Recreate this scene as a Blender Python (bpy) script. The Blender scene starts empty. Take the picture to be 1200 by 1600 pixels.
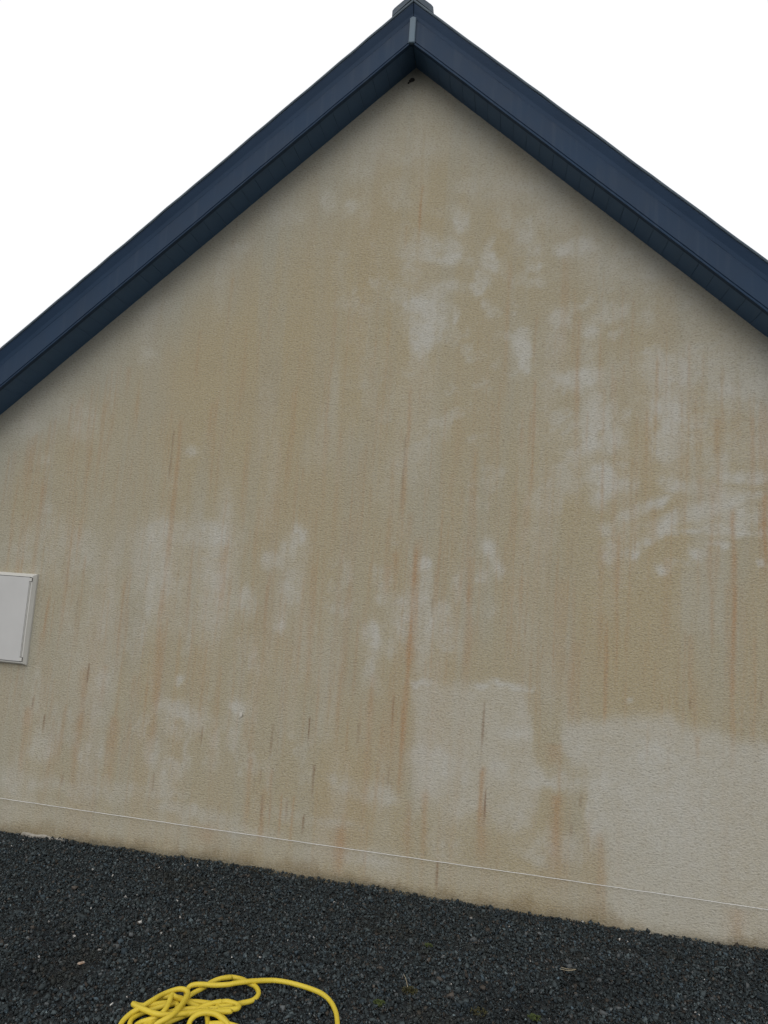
import bpy, bmesh, math, random
import numpy as np
from mathutils import Matrix, Vector

S = bpy.context.scene
COL = S.collection

# ------------------------------------------------------------------ camera, sky, sun, exposure
CAM = {'loc': [0.6376, -3.5288, 1.6], 'right': [0.9825994946271548, 0.17285411623958652, 0.06796828420293992], 'up': [-0.047652213433276844, -0.11908216107894186, 0.9917402409238412], 'fwd': [-0.17952019305183897, 0.9777222987187111, 0.10877319005540848]}
GEO = {'HA': 4.7267, 'T': 0.8694, 'D': 0.1931, 'ZS': 0.1779}
cam = bpy.data.cameras.new('camera')
cam.sensor_fit = 'HORIZONTAL'
cam.sensor_width = 36.0
cam.lens = 30.0
cam.clip_start = 0.05
cam.clip_end = 2000.0
cam_ob = bpy.data.objects.new('camera', cam)
COL.objects.link(cam_ob)
r_, u_, f_ = Vector(CAM['right']), Vector(CAM['up']), Vector(CAM['fwd'])
m = Matrix((r_, u_, -f_)).transposed().to_4x4()
m.translation = Vector(CAM['loc'])
cam_ob.matrix_world = m
S.camera = cam_ob

SUN_EL, SUN_AZ = math.radians(40), math.radians(188)      # azimuth clockwise from +Y
world = bpy.data.worlds.new('World')
S.world = world
world.use_nodes = True
wn, wl = world.node_tree.nodes, world.node_tree.links
bg = wn['Background']
sky = wn.new('ShaderNodeTexSky')
sky.sky_type = 'NISHITA'
sky.sun_disc = False
sky.sun_elevation = SUN_EL
sky.sun_rotation = SUN_AZ
sky.dust_density = 4.0
mixw = wn.new('ShaderNodeMix')
mixw.data_type = 'RGBA'
mixw.inputs['Factor'].default_value = 0.9                 # closed overcast in front of the clear sky
wl.new(sky.outputs['Color'], mixw.inputs['A'])
mixw.inputs['B'].default_value = (11.1, 11.1, 11.2, 1)
wl.new(mixw.outputs['Result'], bg.inputs['Color'])
bg.inputs['Strength'].default_value = 0.1

sun = bpy.data.lights.new('sun', 'SUN')
sun.energy = 0.65
sun.angle = math.radians(40)
sun.color = (1.0, 0.98, 0.95)
sun_ob = bpy.data.objects.new('sun', sun)
COL.objects.link(sun_ob)
sd = Vector((math.sin(SUN_AZ) * math.cos(SUN_EL), math.cos(SUN_AZ) * math.cos(SUN_EL), math.sin(SUN_EL)))
sun_ob.rotation_euler = sd.to_track_quat('Z', 'Y').to_euler()
sun_ob.location = sd * 30

S.view_settings.view_transform = 'Standard'
S.view_settings.look = 'None'
S.view_settings.exposure = 0.0
S.view_settings.gamma = 1.0
S.view_settings.use_curve_mapping = False
S.render.engine = 'CYCLES'
S.cycles.max_bounces = 6

# ------------------------------------------------------------------ measurements on the wall (metres)
PALE = [(0.327, 3.715, 0.037, 0.056, 0.6, 0), (0.168, 3.55, 0.135, 0.064, 0.45, 0), (0.266, 3.477, 0.059, 0.031, 0.6, 0), (0.509, 3.463, 0.047, 0.031, 0.95, -35.0), (0.458, 3.317, 0.047, 0.035, 0.95, 35.0), (0.508, 3.194, 0.025, 0.034, 0.7, 0), (0.076, 3.218, 0.045, 0.035, 0.85, 0), (0.164, 3.12, 0.067, 0.163, 0.6, 0), (0.147, 2.967, 0.033, 0.069, 0.6, 0), (0.105, 3.044, 0.037, 0.077, 0.4, 0), (0.222, 3.074, 0.037, 0.069, 0.55, 0), (0.318, 3.131, 0.018, 0.054, 0.5, 0), (0.698, 3.663, 0.05, 0.055, 0.5, 0), (0.765, 3.43, 0.035, 0.023, 0.55, 0), (0.786, 3.335, 0.042, 0.023, 0.45, 0), (0.716, 2.93, 0.038, 0.101, 0.85, 0), (0.917, 3.127, 0.041, 0.037, 0.45, 0), (0.045, 3.407, 0.045, 0.055, 0.35, 0), (0.264, 3.305, 0.074, 0.035, 0.4, 0), (0.971, 3.536, 0.083, 0.05, 0.7, 0), (0.743, 3.542, 0.036, 0.035, 0.35, 0), (0.474, 3.503, 0.018, 0.109, 0.35, -15.0), (-0.029, 3.259, 0.03, 0.039, 0.3, 0), (0.248, 3.786, 0.068, 0.048, 0.3, 0), (0.068, 3.632, 0.034, 0.04, 0.3, 0), (1.198, 3.161, 0.057, 0.037, 0.55, 0), (1.329, 3.407, 0.166, 0.082, 0.35, 0), (1.356, 3.095, 0.04, 0.055, 0.45, 0), (1.024, 2.789, 0.108, 0.036, 0.7, 0), (1.076, 3.067, 0.041, 0.04, 0.5, 0), (1.496, 2.815, 0.128, 0.071, 0.7, 0), (1.493, 2.614, 0.077, 0.183, 0.65, 0), (1.633, 2.593, 0.044, 0.076, 0.5, 0), (1.757, 2.765, 0.041, 0.112, 0.4, 0), (1.876, 2.687, 0.092, 0.083, 0.35, 0), (1.151, 2.477, 0.069, 0.092, 0.95, 0), (1.101, 2.607, 0.04, 0.107, 0.45, 0), (0.923, 3.127, 0.055, 0.052, 0.3, 0), (0.888, 2.967, 0.048, 0.074, 0.3, 0), (0.941, 2.748, 0.075, 0.033, 0.4, 0), (1.462, 2.405, 0.038, 0.069, 0.45, 0), (1.07, 2.949, 0.034, 0.044, 0.35, 0), (1.661, 2.898, 0.189, 0.057, 0.25, 0), (1.912, 2.795, 0.092, 0.139, 0.25, 0), (0.871, 2.784, 0.041, 0.11, 0.25, 0), (1.178, 2.222, 0.059, 0.069, 0.8, 0), (1.273, 2.198, 0.039, 0.031, 0.5, 0), (1.516, 2.218, 0.044, 0.037, 0.7, 0), (1.445, 2.113, 0.051, 0.024, 0.75, 25.0), (1.683, 2.117, 0.08, 0.023, 0.8, 18.0), (1.532, 2.01, 0.087, 0.02, 0.8, 28.0), (1.477, 1.97, 0.041, 0.023, 0.6, 0), (1.62, 1.967, 0.062, 0.013, 0.75, 18.0), (1.887, 2.26, 0.073, 0.033, 0.55, 0), (1.8, 2.129, 0.049, 0.027, 0.6, 0), (1.906, 2.144, 0.042, 0.017, 0.5, 0), (1.87, 2.076, 0.084, 0.02, 0.5, 0), (1.88, 1.975, 0.069, 0.016, 0.9, 0), (1.756, 1.925, 0.043, 0.01, 0.55, 0), (1.65, 1.866, 0.034, 0.023, 0.6, 0), (1.344, 1.811, 0.029, 0.017, 0.75, 25.0), (1.481, 1.76, 0.04, 0.02, 0.65, 0), (1.209, 1.847, 0.035, 0.044, 0.6, 0), (1.192, 1.965, 0.029, 0.031, 0.35, 0), (1.947, 1.822, 0.018, 0.016, 0.5, 0), (1.762, 2.306, 0.031, 0.058, 0.4, 0), (1.145, 2.117, 0.033, 0.041, 0.35, 0), (1.552, 1.801, 0.074, 0.01, 0.3, 0), (1.393, 1.891, 0.028, 0.017, 0.3, 0), (1.914, 2.419, 0.079, 0.074, 0.25, 0), (0.23, 1.694, 0.028, 0.049, 0.7, 0), (0.245, 1.44, 0.042, 0.174, 0.6, 0), (0.008, 1.627, 0.043, 0.043, 0.55, 0), (0.128, 1.438, 0.05, 0.077, 0.8, 0), (-0.044, 1.288, 0.036, 0.063, 0.85, 0), (-0.045, 1.149, 0.029, 0.055, 0.5, 0), (0.327, 1.308, 0.09, 0.154, 0.5, 0), (0.365, 1.494, 0.028, 0.031, 0.4, 0), (0.595, 1.794, 0.034, 0.052, 0.65, 0), (0.627, 1.702, 0.031, 0.035, 0.45, 0), (0.543, 1.662, 0.027, 0.028, 0.5, 0), (0.603, 1.494, 0.027, 0.031, 0.35, 0), (0.425, 1.609, 0.021, 0.055, 0.35, 0), (0.074, 1.287, 0.05, 0.069, 0.3, 0), (0.002, 1.039, 0.05, 0.041, 0.25, 0), (0.022, 1.528, 0.043, 0.035, 0.4, 0), (0.265, 1.061, 0.055, 0.013, 0.9, 0), (0.572, 1.09, 0.03, 0.01, 0.85, 0), (0.725, 1.114, 0.089, 0.017, 0.95, 0), (0.749, 0.873, 0.065, 0.026, 0.55, 0), (0.341, 0.671, 0.095, 0.072, 0.5, 0), (0.518, 0.643, 0.02, 0.055, 0.6, 0), (0.693, 0.673, 0.036, 0.042, 0.55, 0), (0.888, 0.686, 0.038, 0.038, 0.3, 0), (0.72, 0.443, 0.077, 0.063, 0.35, 0), (0.785, 0.949, 0.029, 0.098, 0.3, 0), (0.315, 0.537, 0.061, 0.058, 0.35, 0), (0.096, 0.461, 0.055, 0.033, 0.35, 0), (0.505, 0.463, 0.046, 0.051, 0.3, 0), (-0.01, 0.465, 0.07, 0.039, 0.3, 0), (-0.154, 0.498, 0.071, 0.033, 0.25, 0), (1.432, 0.827, 0.046, 0.084, 0.5, 0), (1.251, 0.681, 0.068, 0.044, 0.5, 0), (1.178, 0.516, 0.034, 0.14, 0.6, 0), (0.954, 0.639, 0.173, 0.022, 0.3, 0), (1.324, 1.071, 0.016, 0.013, 0.6, 0), (1.574, 0.476, 0.176, 0.182, 0.25, 0), (1.451, 0.643, 0.209, 0.185, 0.3, 0), (0.904, 0.294, 0.094, 0.043, 0.3, 0), (0.416, 0.26, 0.066, 0.051, 0.3, 0), (-1.379, 1.811, 0.058, 0.069, 0.4, 0), (-1.353, 1.545, 0.066, 0.285, 0.42, 0), (-1.075, 1.812, 0.152, 0.068, 0.42, 0), (-0.969, 1.607, 0.071, 0.357, 0.42, 0), (-0.513, 1.794, 0.057, 0.081, 0.7, 0), (-0.646, 1.679, 0.065, 0.04, 0.6, 0), (-0.529, 1.537, 0.057, 0.109, 0.55, 0), (-0.787, 1.442, 0.05, 0.073, 0.5, 0), (-0.576, 1.334, 0.03, 0.054, 0.65, 0), (-0.711, 1.101, 0.019, 0.046, 0.5, 0), (-1.141, 0.964, 0.024, 0.029, 0.6, 0), (-1.146, 0.794, 0.102, 0.043, 0.5, 0), (-1.184, 0.711, 0.032, 0.078, 0.4, 0), (-0.782, 0.841, 0.034, 0.032, 0.85, 0), (-0.792, 0.665, 0.023, 0.052, 0.5, 0), (-0.659, 0.551, 0.026, 0.048, 0.45, 0), (-1.268, 0.538, 0.043, 0.063, 0.5, 0), (-1.139, 0.45, 0.062, 0.063, 0.6, 0), (-1.649, 0.481, 0.061, 0.046, 0.55, 0), (-1.988, 0.491, 0.055, 0.065, 0.5, 0), (-1.641, 0.682, 0.041, 0.182, 0.3, 0), (-1.713, 0.276, 0.243, 0.035, 0.4, 0), (-2.138, 0.279, 0.085, 0.072, 0.35, 0), (-1.271, 0.329, 0.195, 0.028, 0.25, 0), (-2.052, 1.656, 0.303, 0.157, 0.22, 0), (-1.693, 1.407, 0.067, 0.229, 0.2, 0), (-2.131, 1.903, 0.036, 0.032, 0.3, 0), (-1.452, 1.161, 0.041, 0.111, 0.25, 0), (-0.905, 0.565, 0.038, 0.104, 0.2, 0), (-2.063, 0.807, 0.034, 0.112, 0.3, 0), (-1.904, 0.6, 0.034, 0.11, 0.3, 0), (-1.631, 0.923, 0.041, 0.037, 0.3, 0), (-1.043, 0.762, 0.078, 0.028, 0.3, 0), (-1.211, 2.312, 0.037, 0.027, 0.4, 0), (-2.197, 2.212, 0.041, 0.037, 0.3, 0), (-2.366, 2.435, 0.11, 0.042, 0.25, 0), (-1.957, 2.432, 0.071, 0.082, 0.3, 0), (-0.478, 3.876, 0.036, 0.058, 0.4, 0), (-0.354, 3.83, 0.04, 0.033, 0.45, 0), (-1.028, 3.583, 0.051, 0.034, 0.3, 0), (-0.007, 4.205, 0.193, 0.083, 0.2, 0), (0.612, 3.89, 0.145, 0.079, 0.3, 0), (0.583, 3.734, 0.044, 0.047, 0.3, 0), (0.87, 3.723, 0.084, 0.054, 0.3, 0), (-0.066, 3.92, 0.054, 0.082, 0.25, 0), (-1.525, 3.215, 0.087, 0.042, 0.2, 0), (-2.107, 2.545, 0.135, 0.058, 0.2, 0), (-1.573, 2.882, 0.061, 0.041, 0.2, 0), (-0.735, 3.782, 0.082, 0.05, 0.2, 0), (-0.311, 4.056, 0.08, 0.05, 0.2, 0), (0.389, 3.94, 0.089, 0.04, 0.25, 0), (-1.901, 1.201, 0.043, 0.152, 0.2, 0), (-0.318, 0.294, 0.213, 0.026, 0.3, 0), (-0.987, 0.242, 0.227, 0.031, 0.3, 0), (-0.021, 0.136, 0.137, 0.029, 0.3, 0), (-0.676, 0.18, 0.147, 0.03, 0.3, 0), (1.641, 2.072, 0.23, 0.02, 0.5, 17.0), (1.703, 1.988, 0.198, 0.017, 0.55, 11.0), (1.393, 1.885, 0.113, 0.017, 0.45, 30.0), (1.825, 2.041, 0.136, 0.013, 0.4, 5.0), (0.998, 0.307, 0.124, 0.068, 0.35, 0), (1.017, 0.637, 0.126, 0.031, 0.4, 0), (1.325, 2.057, 0.096, 0.024, 0.4, 35.0), (1.763, 2.178, 0.152, 0.03, 0.35, -15.0)]
PANELS = [(0.52, [(0.217, 1.053), (0.403, 1.077), (0.605, 1.109), (0.797, 1.121), (0.822, 1.018), (0.84, 0.89), (0.889, 0.798), (0.921, 0.658), (0.868, 0.383), (0.579, 0.313), (0.414, 0.291), (0.259, 0.335), (0.24, 0.793)]), (0.64, [(1.007, 0.933), (1.117, 0.964), (1.242, 0.989), (1.534, 1.041), (1.571, 0.992), (1.62, 0.978), (1.709, 0.981), (1.81, 0.964), (1.833, 0.933), (2.021, 0.954), (2.022, -0.043), (1.246, 0.009), (1.229, 0.369), (1.144, 0.435), (1.157, 0.607), (1.198, 0.7), (1.077, 0.739), (1.029, 0.759), (0.997, 0.836)]), (0.24, [(-1.615, 1.806), (-1.41, 1.856), (-0.92, 1.866), (-0.843, 1.578), (-0.857, 1.32), (-0.969, 1.183), (-1.314, 1.21), (-1.489, 1.536)]), (0.3, [(-2.207, 0.161), (-0.6, 0.17), (0.781, 0.165), (1.235, 0.157), (1.238, 0.052), (0.786, 0.061), (-0.591, 0.074), (-2.19, 0.054)])]
OCHRE = [(0.922, 0.882, 0.071, 0.145, 0.75), (0.981, 0.76, 0.076, 0.029, 0.6), (0.465, 1.184, 0.202, 0.074, 0.35), (1.379, 1.121, 0.274, 0.07, 0.3)]
RUST = [(0.181, 1.858, 0.621, 0.021, 0.85), (0.095, 2.738, 1.782, 0.0128, 0.55), (0.075, 1.781, 1.514, 0.0179, 0.5), (0.032, 1.706, 1.529, 0.018, 0.35), (0.49, 1.77, 1.458, 0.0206, 0.6), (0.485, 2.375, 1.77, 0.0105, 0.4), (0.499, 1.459, 1.119, 0.0272, 0.35), (-1.298, 2.519, 1.142, 0.0165, 0.5), (-1.137, 1.785, 1.189, 0.012, 0.3), (-1.276, 1.248, 0.525, 0.024, 0.45), (1.815, 2.113, 0.933, 0.0164, 0.85), (1.253, 1.951, 1.352, 0.0127, 0.5), (1.961, 2.187, 1.761, 0.0149, 0.9), (0.086, 3.955, 3.652, 0.0069, 0.8), (0.005, 3.715, 3.555, 0.0077, 0.4), (-2.053, 1.382, 1.074, 0.013, 0.65), (-1.552, 1.531, 0.968, 0.0124, 0.4), (-1.744, 0.985, 0.292, 0.0249, 0.5), (-1.517, 0.713, 0.318, 0.0323, 0.5), (-2.096, 0.728, 0.322, 0.0213, 0.5), (-1.37, 2.558, 1.929, 0.0084, 0.35), (-0.934, 1.759, 1.351, 0.0099, 0.4), (0.793, 2.783, 2.031, 0.012, 0.45), (0.776, 2.601, 2.242, 0.0069, 0.4), (0.712, 2.31, 1.681, 0.0085, 0.3), (-0.386, 3.204, 2.35, 0.0097, 0.3), (-0.588, 2.73, 1.965, 0.0117, 0.3), (1.495, 1.83, 1.373, 0.0186, 0.3), (1.051, 1.368, 0.976, 0.0256, 0.3), (0.975, 1.697, 1.033, 0.0389, 0.25), (-0.176, 1.621, 0.92, 0.0182, 0.3), (-0.385, 1.68, 1.074, 0.0149, 0.3), (-0.575, 0.43, 0.127, 0.0183, 0.5), (0.233, 0.462, 0.171, 0.0237, 0.45), (0.318, 0.521, 0.183, 0.0202, 0.4), (0.619, 0.478, 0.208, 0.0293, 0.5), (0.989, 0.587, 0.183, 0.0439, 0.55), (1.207, 0.426, 0.064, 0.0214, 0.5), (1.233, 0.247, 0.007, 0.0152, 0.5), (0.961, 0.836, 0.728, 0.051, 0.4), (-0.127, 0.288, 0.02, 0.0419, 0.5), (1.847, 0.157, -0.013, 0.0396, 0.45), (1.66, 0.945, 0.822, 0.0119, 0.3), (1.416, 0.982, 0.825, 0.0061, 0.25), (-0.879, 0.189, 0.084, 0.0751, 0.3), (-0.758, 1.881, 1.584, 0.0117, 0.3), (1.644, 1.225, 0.944, 0.015, 0.3), (0.61, 0.686, 0.349, 0.0164, 0.45), (-1.853, 0.752, 0.386, 0.0167, 0.35), (-1.432, 0.976, 0.436, 0.0161, 0.3), (-0.998, 1.198, 0.661, 0.0156, 0.35), (-0.669, 0.59, 0.182, 0.0186, 0.4), (-0.471, 0.409, 0.167, 0.0073, 0.65), (-0.537, 0.537, 0.199, 0.0092, 0.55), (-0.404, 0.417, 0.143, 0.0072, 0.55), (0.168, 0.953, 0.513, 0.0104, 0.6), (0.12, 1.016, 0.613, 0.007, 0.6), (0.601, 0.669, 0.373, 0.0115, 0.6), (0.987, 0.555, 0.299, 0.0126, 0.45), (-0.01, 1.106, 0.433, 0.0247, 0.35)]
DARK = [(0.598, 1.015, 0.669, 0.0043, 1.0), (0.63, 0.559, 0.377, 0.0029, 0.6), (-0.348, 0.833, 0.689, 0.0033, 0.75), (-0.3, 0.581, 0.397, 0.0032, 0.6), (-0.34, 0.311, 0.198, 0.0043, 0.8), (0.114, 0.982, 0.83, 0.0031, 0.55), (-0.602, 0.53, 0.444, 0.0033, 0.5), (-1.98, 0.677, 0.562, 0.0038, 0.75), (-1.729, 1.007, 0.858, 0.0038, 0.55), (-0.973, 0.715, 0.61, 0.0035, 0.5), (1.105, 0.591, 0.532, 0.0028, 0.6), (1.618, 1.128, 1.059, 0.0027, 0.45), (0.399, 0.177, 0.02, 0.0046, 0.5), (-0.556, 0.776, 0.57, 0.003, 0.35), (-1.238, 0.421, 0.316, 0.0031, 0.5), (-2.068, 0.776, 0.695, 0.0034, 0.4), (-1.341, 2.439, 2.085, 0.0038, 0.4), (0.085, 2.437, 1.997, 0.0037, 0.35), (1.065, 0.44, 0.378, 0.0025, 0.4), (0.293, 1.547, 1.443, 0.0035, 0.35), (-1.813, 0.353, 0.289, 0.0033, 0.4), (1.949, 1.192, 1.099, 0.0026, 0.3), (0.11, 0.628, 0.48, 0.0028, 0.35), (-0.58, 0.395, 0.227, 0.0033, 0.4), (-0.44, 0.379, 0.245, 0.0029, 0.35), (-0.069, 0.827, 0.692, 0.0028, 0.3)]
HOSE = [[(-0.4317, -1.346, 0.0088), (-0.4585, -1.2877, 0.0127), (-0.4458, -1.2816, 0.0297), (-0.4184, -1.2612, 0.0407), (-0.4085, -1.2183, 0.0418), (-0.4124, -1.1527, 0.0379), (-0.4225, -1.1119, 0.0341), (-0.4455, -1.0927, 0.0303), (-0.4764, -1.0939, 0.0264), (-0.5125, -1.1272, 0.0226), (-0.5289, -1.1811, 0.0286), (-0.5468, -1.2249, 0.028), (-0.5705, -1.2552, 0.0198), (-0.5779, -1.2952, 0.0116), (-0.5545, -1.3431, 0.0088), (-0.4956, -1.3917, 0.0088), (-0.4032, -1.3836, 0.0088)], [(-0.4188, -1.1569, 0.0132), (-0.4299, -1.1096, 0.0132), (-0.443, -1.0786, 0.0132), (-0.4438, -1.0569, 0.0194), (-0.4291, -1.0479, 0.0246), (-0.4018, -1.0398, 0.0264), (-0.3505, -1.0222, 0.022), (-0.2992, -1.0054, 0.0246), (-0.2885, -1.0003, 0.0264), (-0.2361, -0.9677, 0.0246), (-0.1835, -0.9305, 0.0158), (-0.1417, -0.9106, 0.0106), (-0.0811, -0.9068, 0.0088), (-0.0081, -0.9175, 0.0088), (0.0485, -0.9351, 0.0088), (0.0919, -0.9708, 0.0088), (0.1225, -1.0171, 0.0088), (0.1396, -1.0604, 0.0088), (0.1539, -1.114, 0.0088), (0.1715, -1.2165, 0.0088), (0.1616, -1.3174, 0.0088)], [(-0.429, -1.1797, 0.0088), (-0.4293, -1.1359, 0.0088), (-0.4232, -1.0798, 0.0088), (-0.3974, -1.0286, 0.0088), (-0.381, -0.9971, 0.0132), (-0.3527, -0.9727, 0.0176), (-0.3224, -0.9496, 0.0141), (-0.3483, -0.9504, 0.0088), (-0.3222, -0.9383, 0.0088), (-0.2772, -0.9389, 0.0088), (-0.2431, -0.9581, 0.0123), (-0.2141, -0.9639, 0.0088), (-0.1895, -0.9904, 0.0088), (-0.1834, -1.0183, 0.0088), (-0.1937, -1.0484, 0.0088), (-0.2241, -1.0785, 0.0123), (-0.2597, -1.1141, 0.0176), (-0.2936, -1.1319, 0.0194), (-0.2946, -1.1434, 0.0202), (-0.3767, -1.167, 0.0194), (-0.4186, -1.1871, 0.0176), (-0.4488, -1.1997, 0.0141), (-0.4784, -1.226, 0.0088)], [(-0.4855, -1.2842, 0.0088), (-0.474, -1.2403, 0.0088), (-0.4475, -1.2012, 0.0088), (-0.4353, -1.1682, 0.0106), (-0.4425, -1.1513, 0.0123), (-0.4624, -1.1464, 0.0132), (-0.4982, -1.1653, 0.0158), (-0.534, -1.1899, 0.0176), (-0.5643, -1.2034, 0.0194), (-0.5851, -1.2041, 0.022), (-0.5767, -1.2157, 0.0264), (-0.5275, -1.2361, 0.0317), (-0.4758, -1.2491, 0.0352), (-0.4399, -1.2401, 0.0317), (-0.4087, -1.2221, 0.0282), (-0.3655, -1.1901, 0.0229), (-0.3224, -1.1639, 0.0211)], [(-0.52, -1.3524, 0.0088), (-0.5256, -1.2782, 0.0088), (-0.4812, -1.2494, 0.0194), (-0.4544, -1.2313, 0.0352), (-0.4575, -1.1921, 0.037), (-0.4683, -1.1479, 0.0387), (-0.4569, -1.1426, 0.0317), (-0.4335, -1.1296, 0.0176), (-0.3933, -1.1324, 0.0123), (-0.36, -1.138, 0.0106), (-0.3312, -1.1349, 0.0088)], [(-0.526, -1.3253, 0.0088), (-0.5568, -1.2694, 0.0088), (-0.547, -1.2301, 0.0088), (-0.5121, -1.1934, 0.0106), (-0.4745, -1.1665, 0.0141), (-0.4545, -1.1463, 0.0106)], [(-0.5429, -1.1858, 0.0088), (-0.5249, -1.1369, 0.0088), (-0.493, -1.1181, 0.0123), (-0.4508, -1.1093, 0.0088), (-0.4156, -1.1178, 0.0088), (-0.3749, -1.1158, 0.0123), (-0.3256, -1.1163, 0.0158), (-0.2916, -1.1071, 0.0123), (-0.2548, -1.1042, 0.0088)], [(-0.4216, -1.2088, 0.0141), (-0.3792, -1.1992, 0.0211), (-0.3343, -1.1786, 0.0246), (-0.2844, -1.167, 0.0264), (-0.2359, -1.1518, 0.0264), (-0.2809, -1.1612, 0.0264), (-0.2469, -1.1453, 0.0264), (-0.2197, -1.1319, 0.0264), (-0.2198, -1.1113, 0.0229), (-0.2402, -1.1025, 0.0229), (-0.2742, -1.1012, 0.0229), (-0.2991, -1.1209, 0.0246), (-0.2905, -1.1128, 0.0264), (-0.3187, -1.1334, 0.0264), (-0.3457, -1.1546, 0.0229), (-0.3614, -1.1748, 0.0176), (-0.394, -1.205, 0.0141), (-0.4255, -1.2423, 0.0123), (-0.4401, -1.2811, 0.0088), (-0.4212, -1.3336, 0.0088)], [(-0.3307, -1.2984, 0.0088), (-0.3508, -1.2426, 0.0132), (-0.3488, -1.2278, 0.0264), (-0.3338, -1.212, 0.0352), (-0.3068, -1.2005, 0.0387), (-0.2729, -1.1943, 0.0352), (-0.2397, -1.2014, 0.0264), (-0.22, -1.2063, 0.0141), (-0.1913, -1.2587, 0.0088), (-0.1933, -1.3245, 0.0088), (-0.2536, -1.3415, 0.0088), (-0.3307, -1.2984, 0.0088)], [(-0.3221, -1.1618, 0.0264), (-0.3086, -1.186, 0.0176), (-0.2942, -1.2089, 0.0088), (-0.2749, -1.2535, 0.0088), (-0.2855, -1.3045, 0.0088)], [(-0.5014, -1.3183, 0.0088), (-0.4955, -1.267, 0.0088), (-0.4754, -1.2454, 0.0132), (-0.4637, -1.2132, 0.0132), (-0.464, -1.1846, 0.0088)], [(-0.2909, -1.1644, 0.0176), (-0.2641, -1.1684, 0.0141), (-0.2436, -1.1771, 0.0106), (-0.2215, -1.1993, 0.0088), (-0.1952, -1.2683, 0.0088)], [(-0.2863, -1.2153, 0.0141), (-0.2532, -1.2094, 0.0176), (-0.2216, -1.1986, 0.0141), (-0.1789, -1.1961, 0.0088)]]
GP = {'moss1': (0.268, -0.914, 0.0), 'moss2': (0.372, -0.803, 0.0), 'moss3': (0.41, -0.46, 0.0), 'moss4': (0.854, -0.827, 0.0), 'moss5': (0.645, -0.854, 0.0), 'straw1': (0.348, -0.76, 0.0), 'straw2': (1.015, -0.478, 0.0), 'shard': (-0.929, -1.018, 0.0), 'stone': (-0.089, -0.94, 0.0)}
WP = {'nest': (-0.023, 4.638), 'flake': (-0.748, 0.806)}
EDGE = [(-2.181, -0.01), (-1.352, 0.004), (-0.585, 0.012), (0.127, 0.005), (0.789, -0.003), (1.405, -0.008), (1.981, 0.001)]
BOXR = (-2.1382, 0.9568, 1.5031)
HA, T, D, ZS = GEO['HA'], GEO['T'], GEO['D'], GEO['ZS']   # gable apex, tan(pitch), eaves overhang, string height
OV = D + 0.034                                            # front edge of the verge
ZF = 0.211                                                # underside of the verge above the soffit
XE = 2.95                                                 # half width of the house
DEPTH = 7.0
rng = np.random.default_rng(7)
random.seed(7)


# ------------------------------------------------------------------ helpers
def tag(o, label=None, cat=None, group=None, kind=None):
    if label: o['label'] = label
    if cat: o['category'] = cat
    if group: o['group'] = group
    if kind: o['kind'] = kind
    return o


def link(name, me, mat=None, parent=None):
    o = bpy.data.objects.new(name, me)
    COL.objects.link(o)
    if mat is not None and me is not None:
        me.materials.append(mat)
    if parent is not None:
        o.parent = parent
    return o


def empty(name, loc=(0, 0, 0)):
    o = bpy.data.objects.new(name, None)
    o.empty_display_size = 0.2
    o.location = loc
    COL.objects.link(o)
    return o


def from_py(name, v, f, smooth=False):
    me = bpy.data.meshes.new(name)
    me.from_pydata(v, [], f)
    me.update()
    bm = bmesh.new(); bm.from_mesh(me)
    bmesh.ops.recalc_face_normals(bm, faces=bm.faces)
    bm.to_mesh(me); bm.free()
    if smooth:
        me.polygons.foreach_set('use_smooth', [True] * len(me.polygons))
    return me


def box_mesh(name, x0, x1, y0, y1, z0, z1, bevel=0.0):
    bm = bmesh.new()
    bmesh.ops.create_cube(bm, size=1.0)
    for v in bm.verts:
        v.co = Vector(((x0 + x1) / 2 + v.co.x * (x1 - x0), (y0 + y1) / 2 + v.co.y * (y1 - y0), (z0 + z1) / 2 + v.co.z * (z1 - z0)))
    if bevel:
        bmesh.ops.bevel(bm, geom=bm.edges[:], offset=bevel, segments=2, affect='EDGES', profile=0.5)
    me = bpy.data.meshes.new(name); bm.to_mesh(me); bm.free()
    return me


def rake_mesh(name, prof, side, x0, x1, seg=1, jitter=0.0):
    """closed profile [(y, height above soffit line)] swept down one roof slope"""
    n = len(prof); v = []; f = []
    for k in range(seg + 1):
        s = x0 + (x1 - x0) * k / seg
        dz = rng.normal(0, jitter) if jitter else 0
        for (y, zo) in prof:
            v.append((side * s, y, HA + zo - T * s + dz))
    for k in range(seg):
        for i in range(n):
            j = (i + 1) % n
            f.append((k * n + i, k * n + j, (k + 1) * n + j, (k + 1) * n + i))
    f.append(tuple(range(n))); f.append(tuple(range(seg * n, seg * n + n)))
    return from_py(name, v, f)


def spline(pts, per=8):
    P = np.array(pts, float)
    P = np.vstack([2 * P[0] - P[1], P, 2 * P[-1] - P[-2]])
    out = []
    for i in range(1, len(P) - 2):
        for t in np.linspace(0, 1, per, endpoint=False):
            a, b, c, d = P[i - 1], P[i], P[i + 1], P[i + 2]
            out.append(0.5 * ((2 * b) + (c - a) * t + (2 * a - 5 * b + 4 * c - d) * t * t + (3 * b - a - 3 * c + d) * t ** 3))
    out.append(P[-2])
    return np.array(out)


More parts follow.
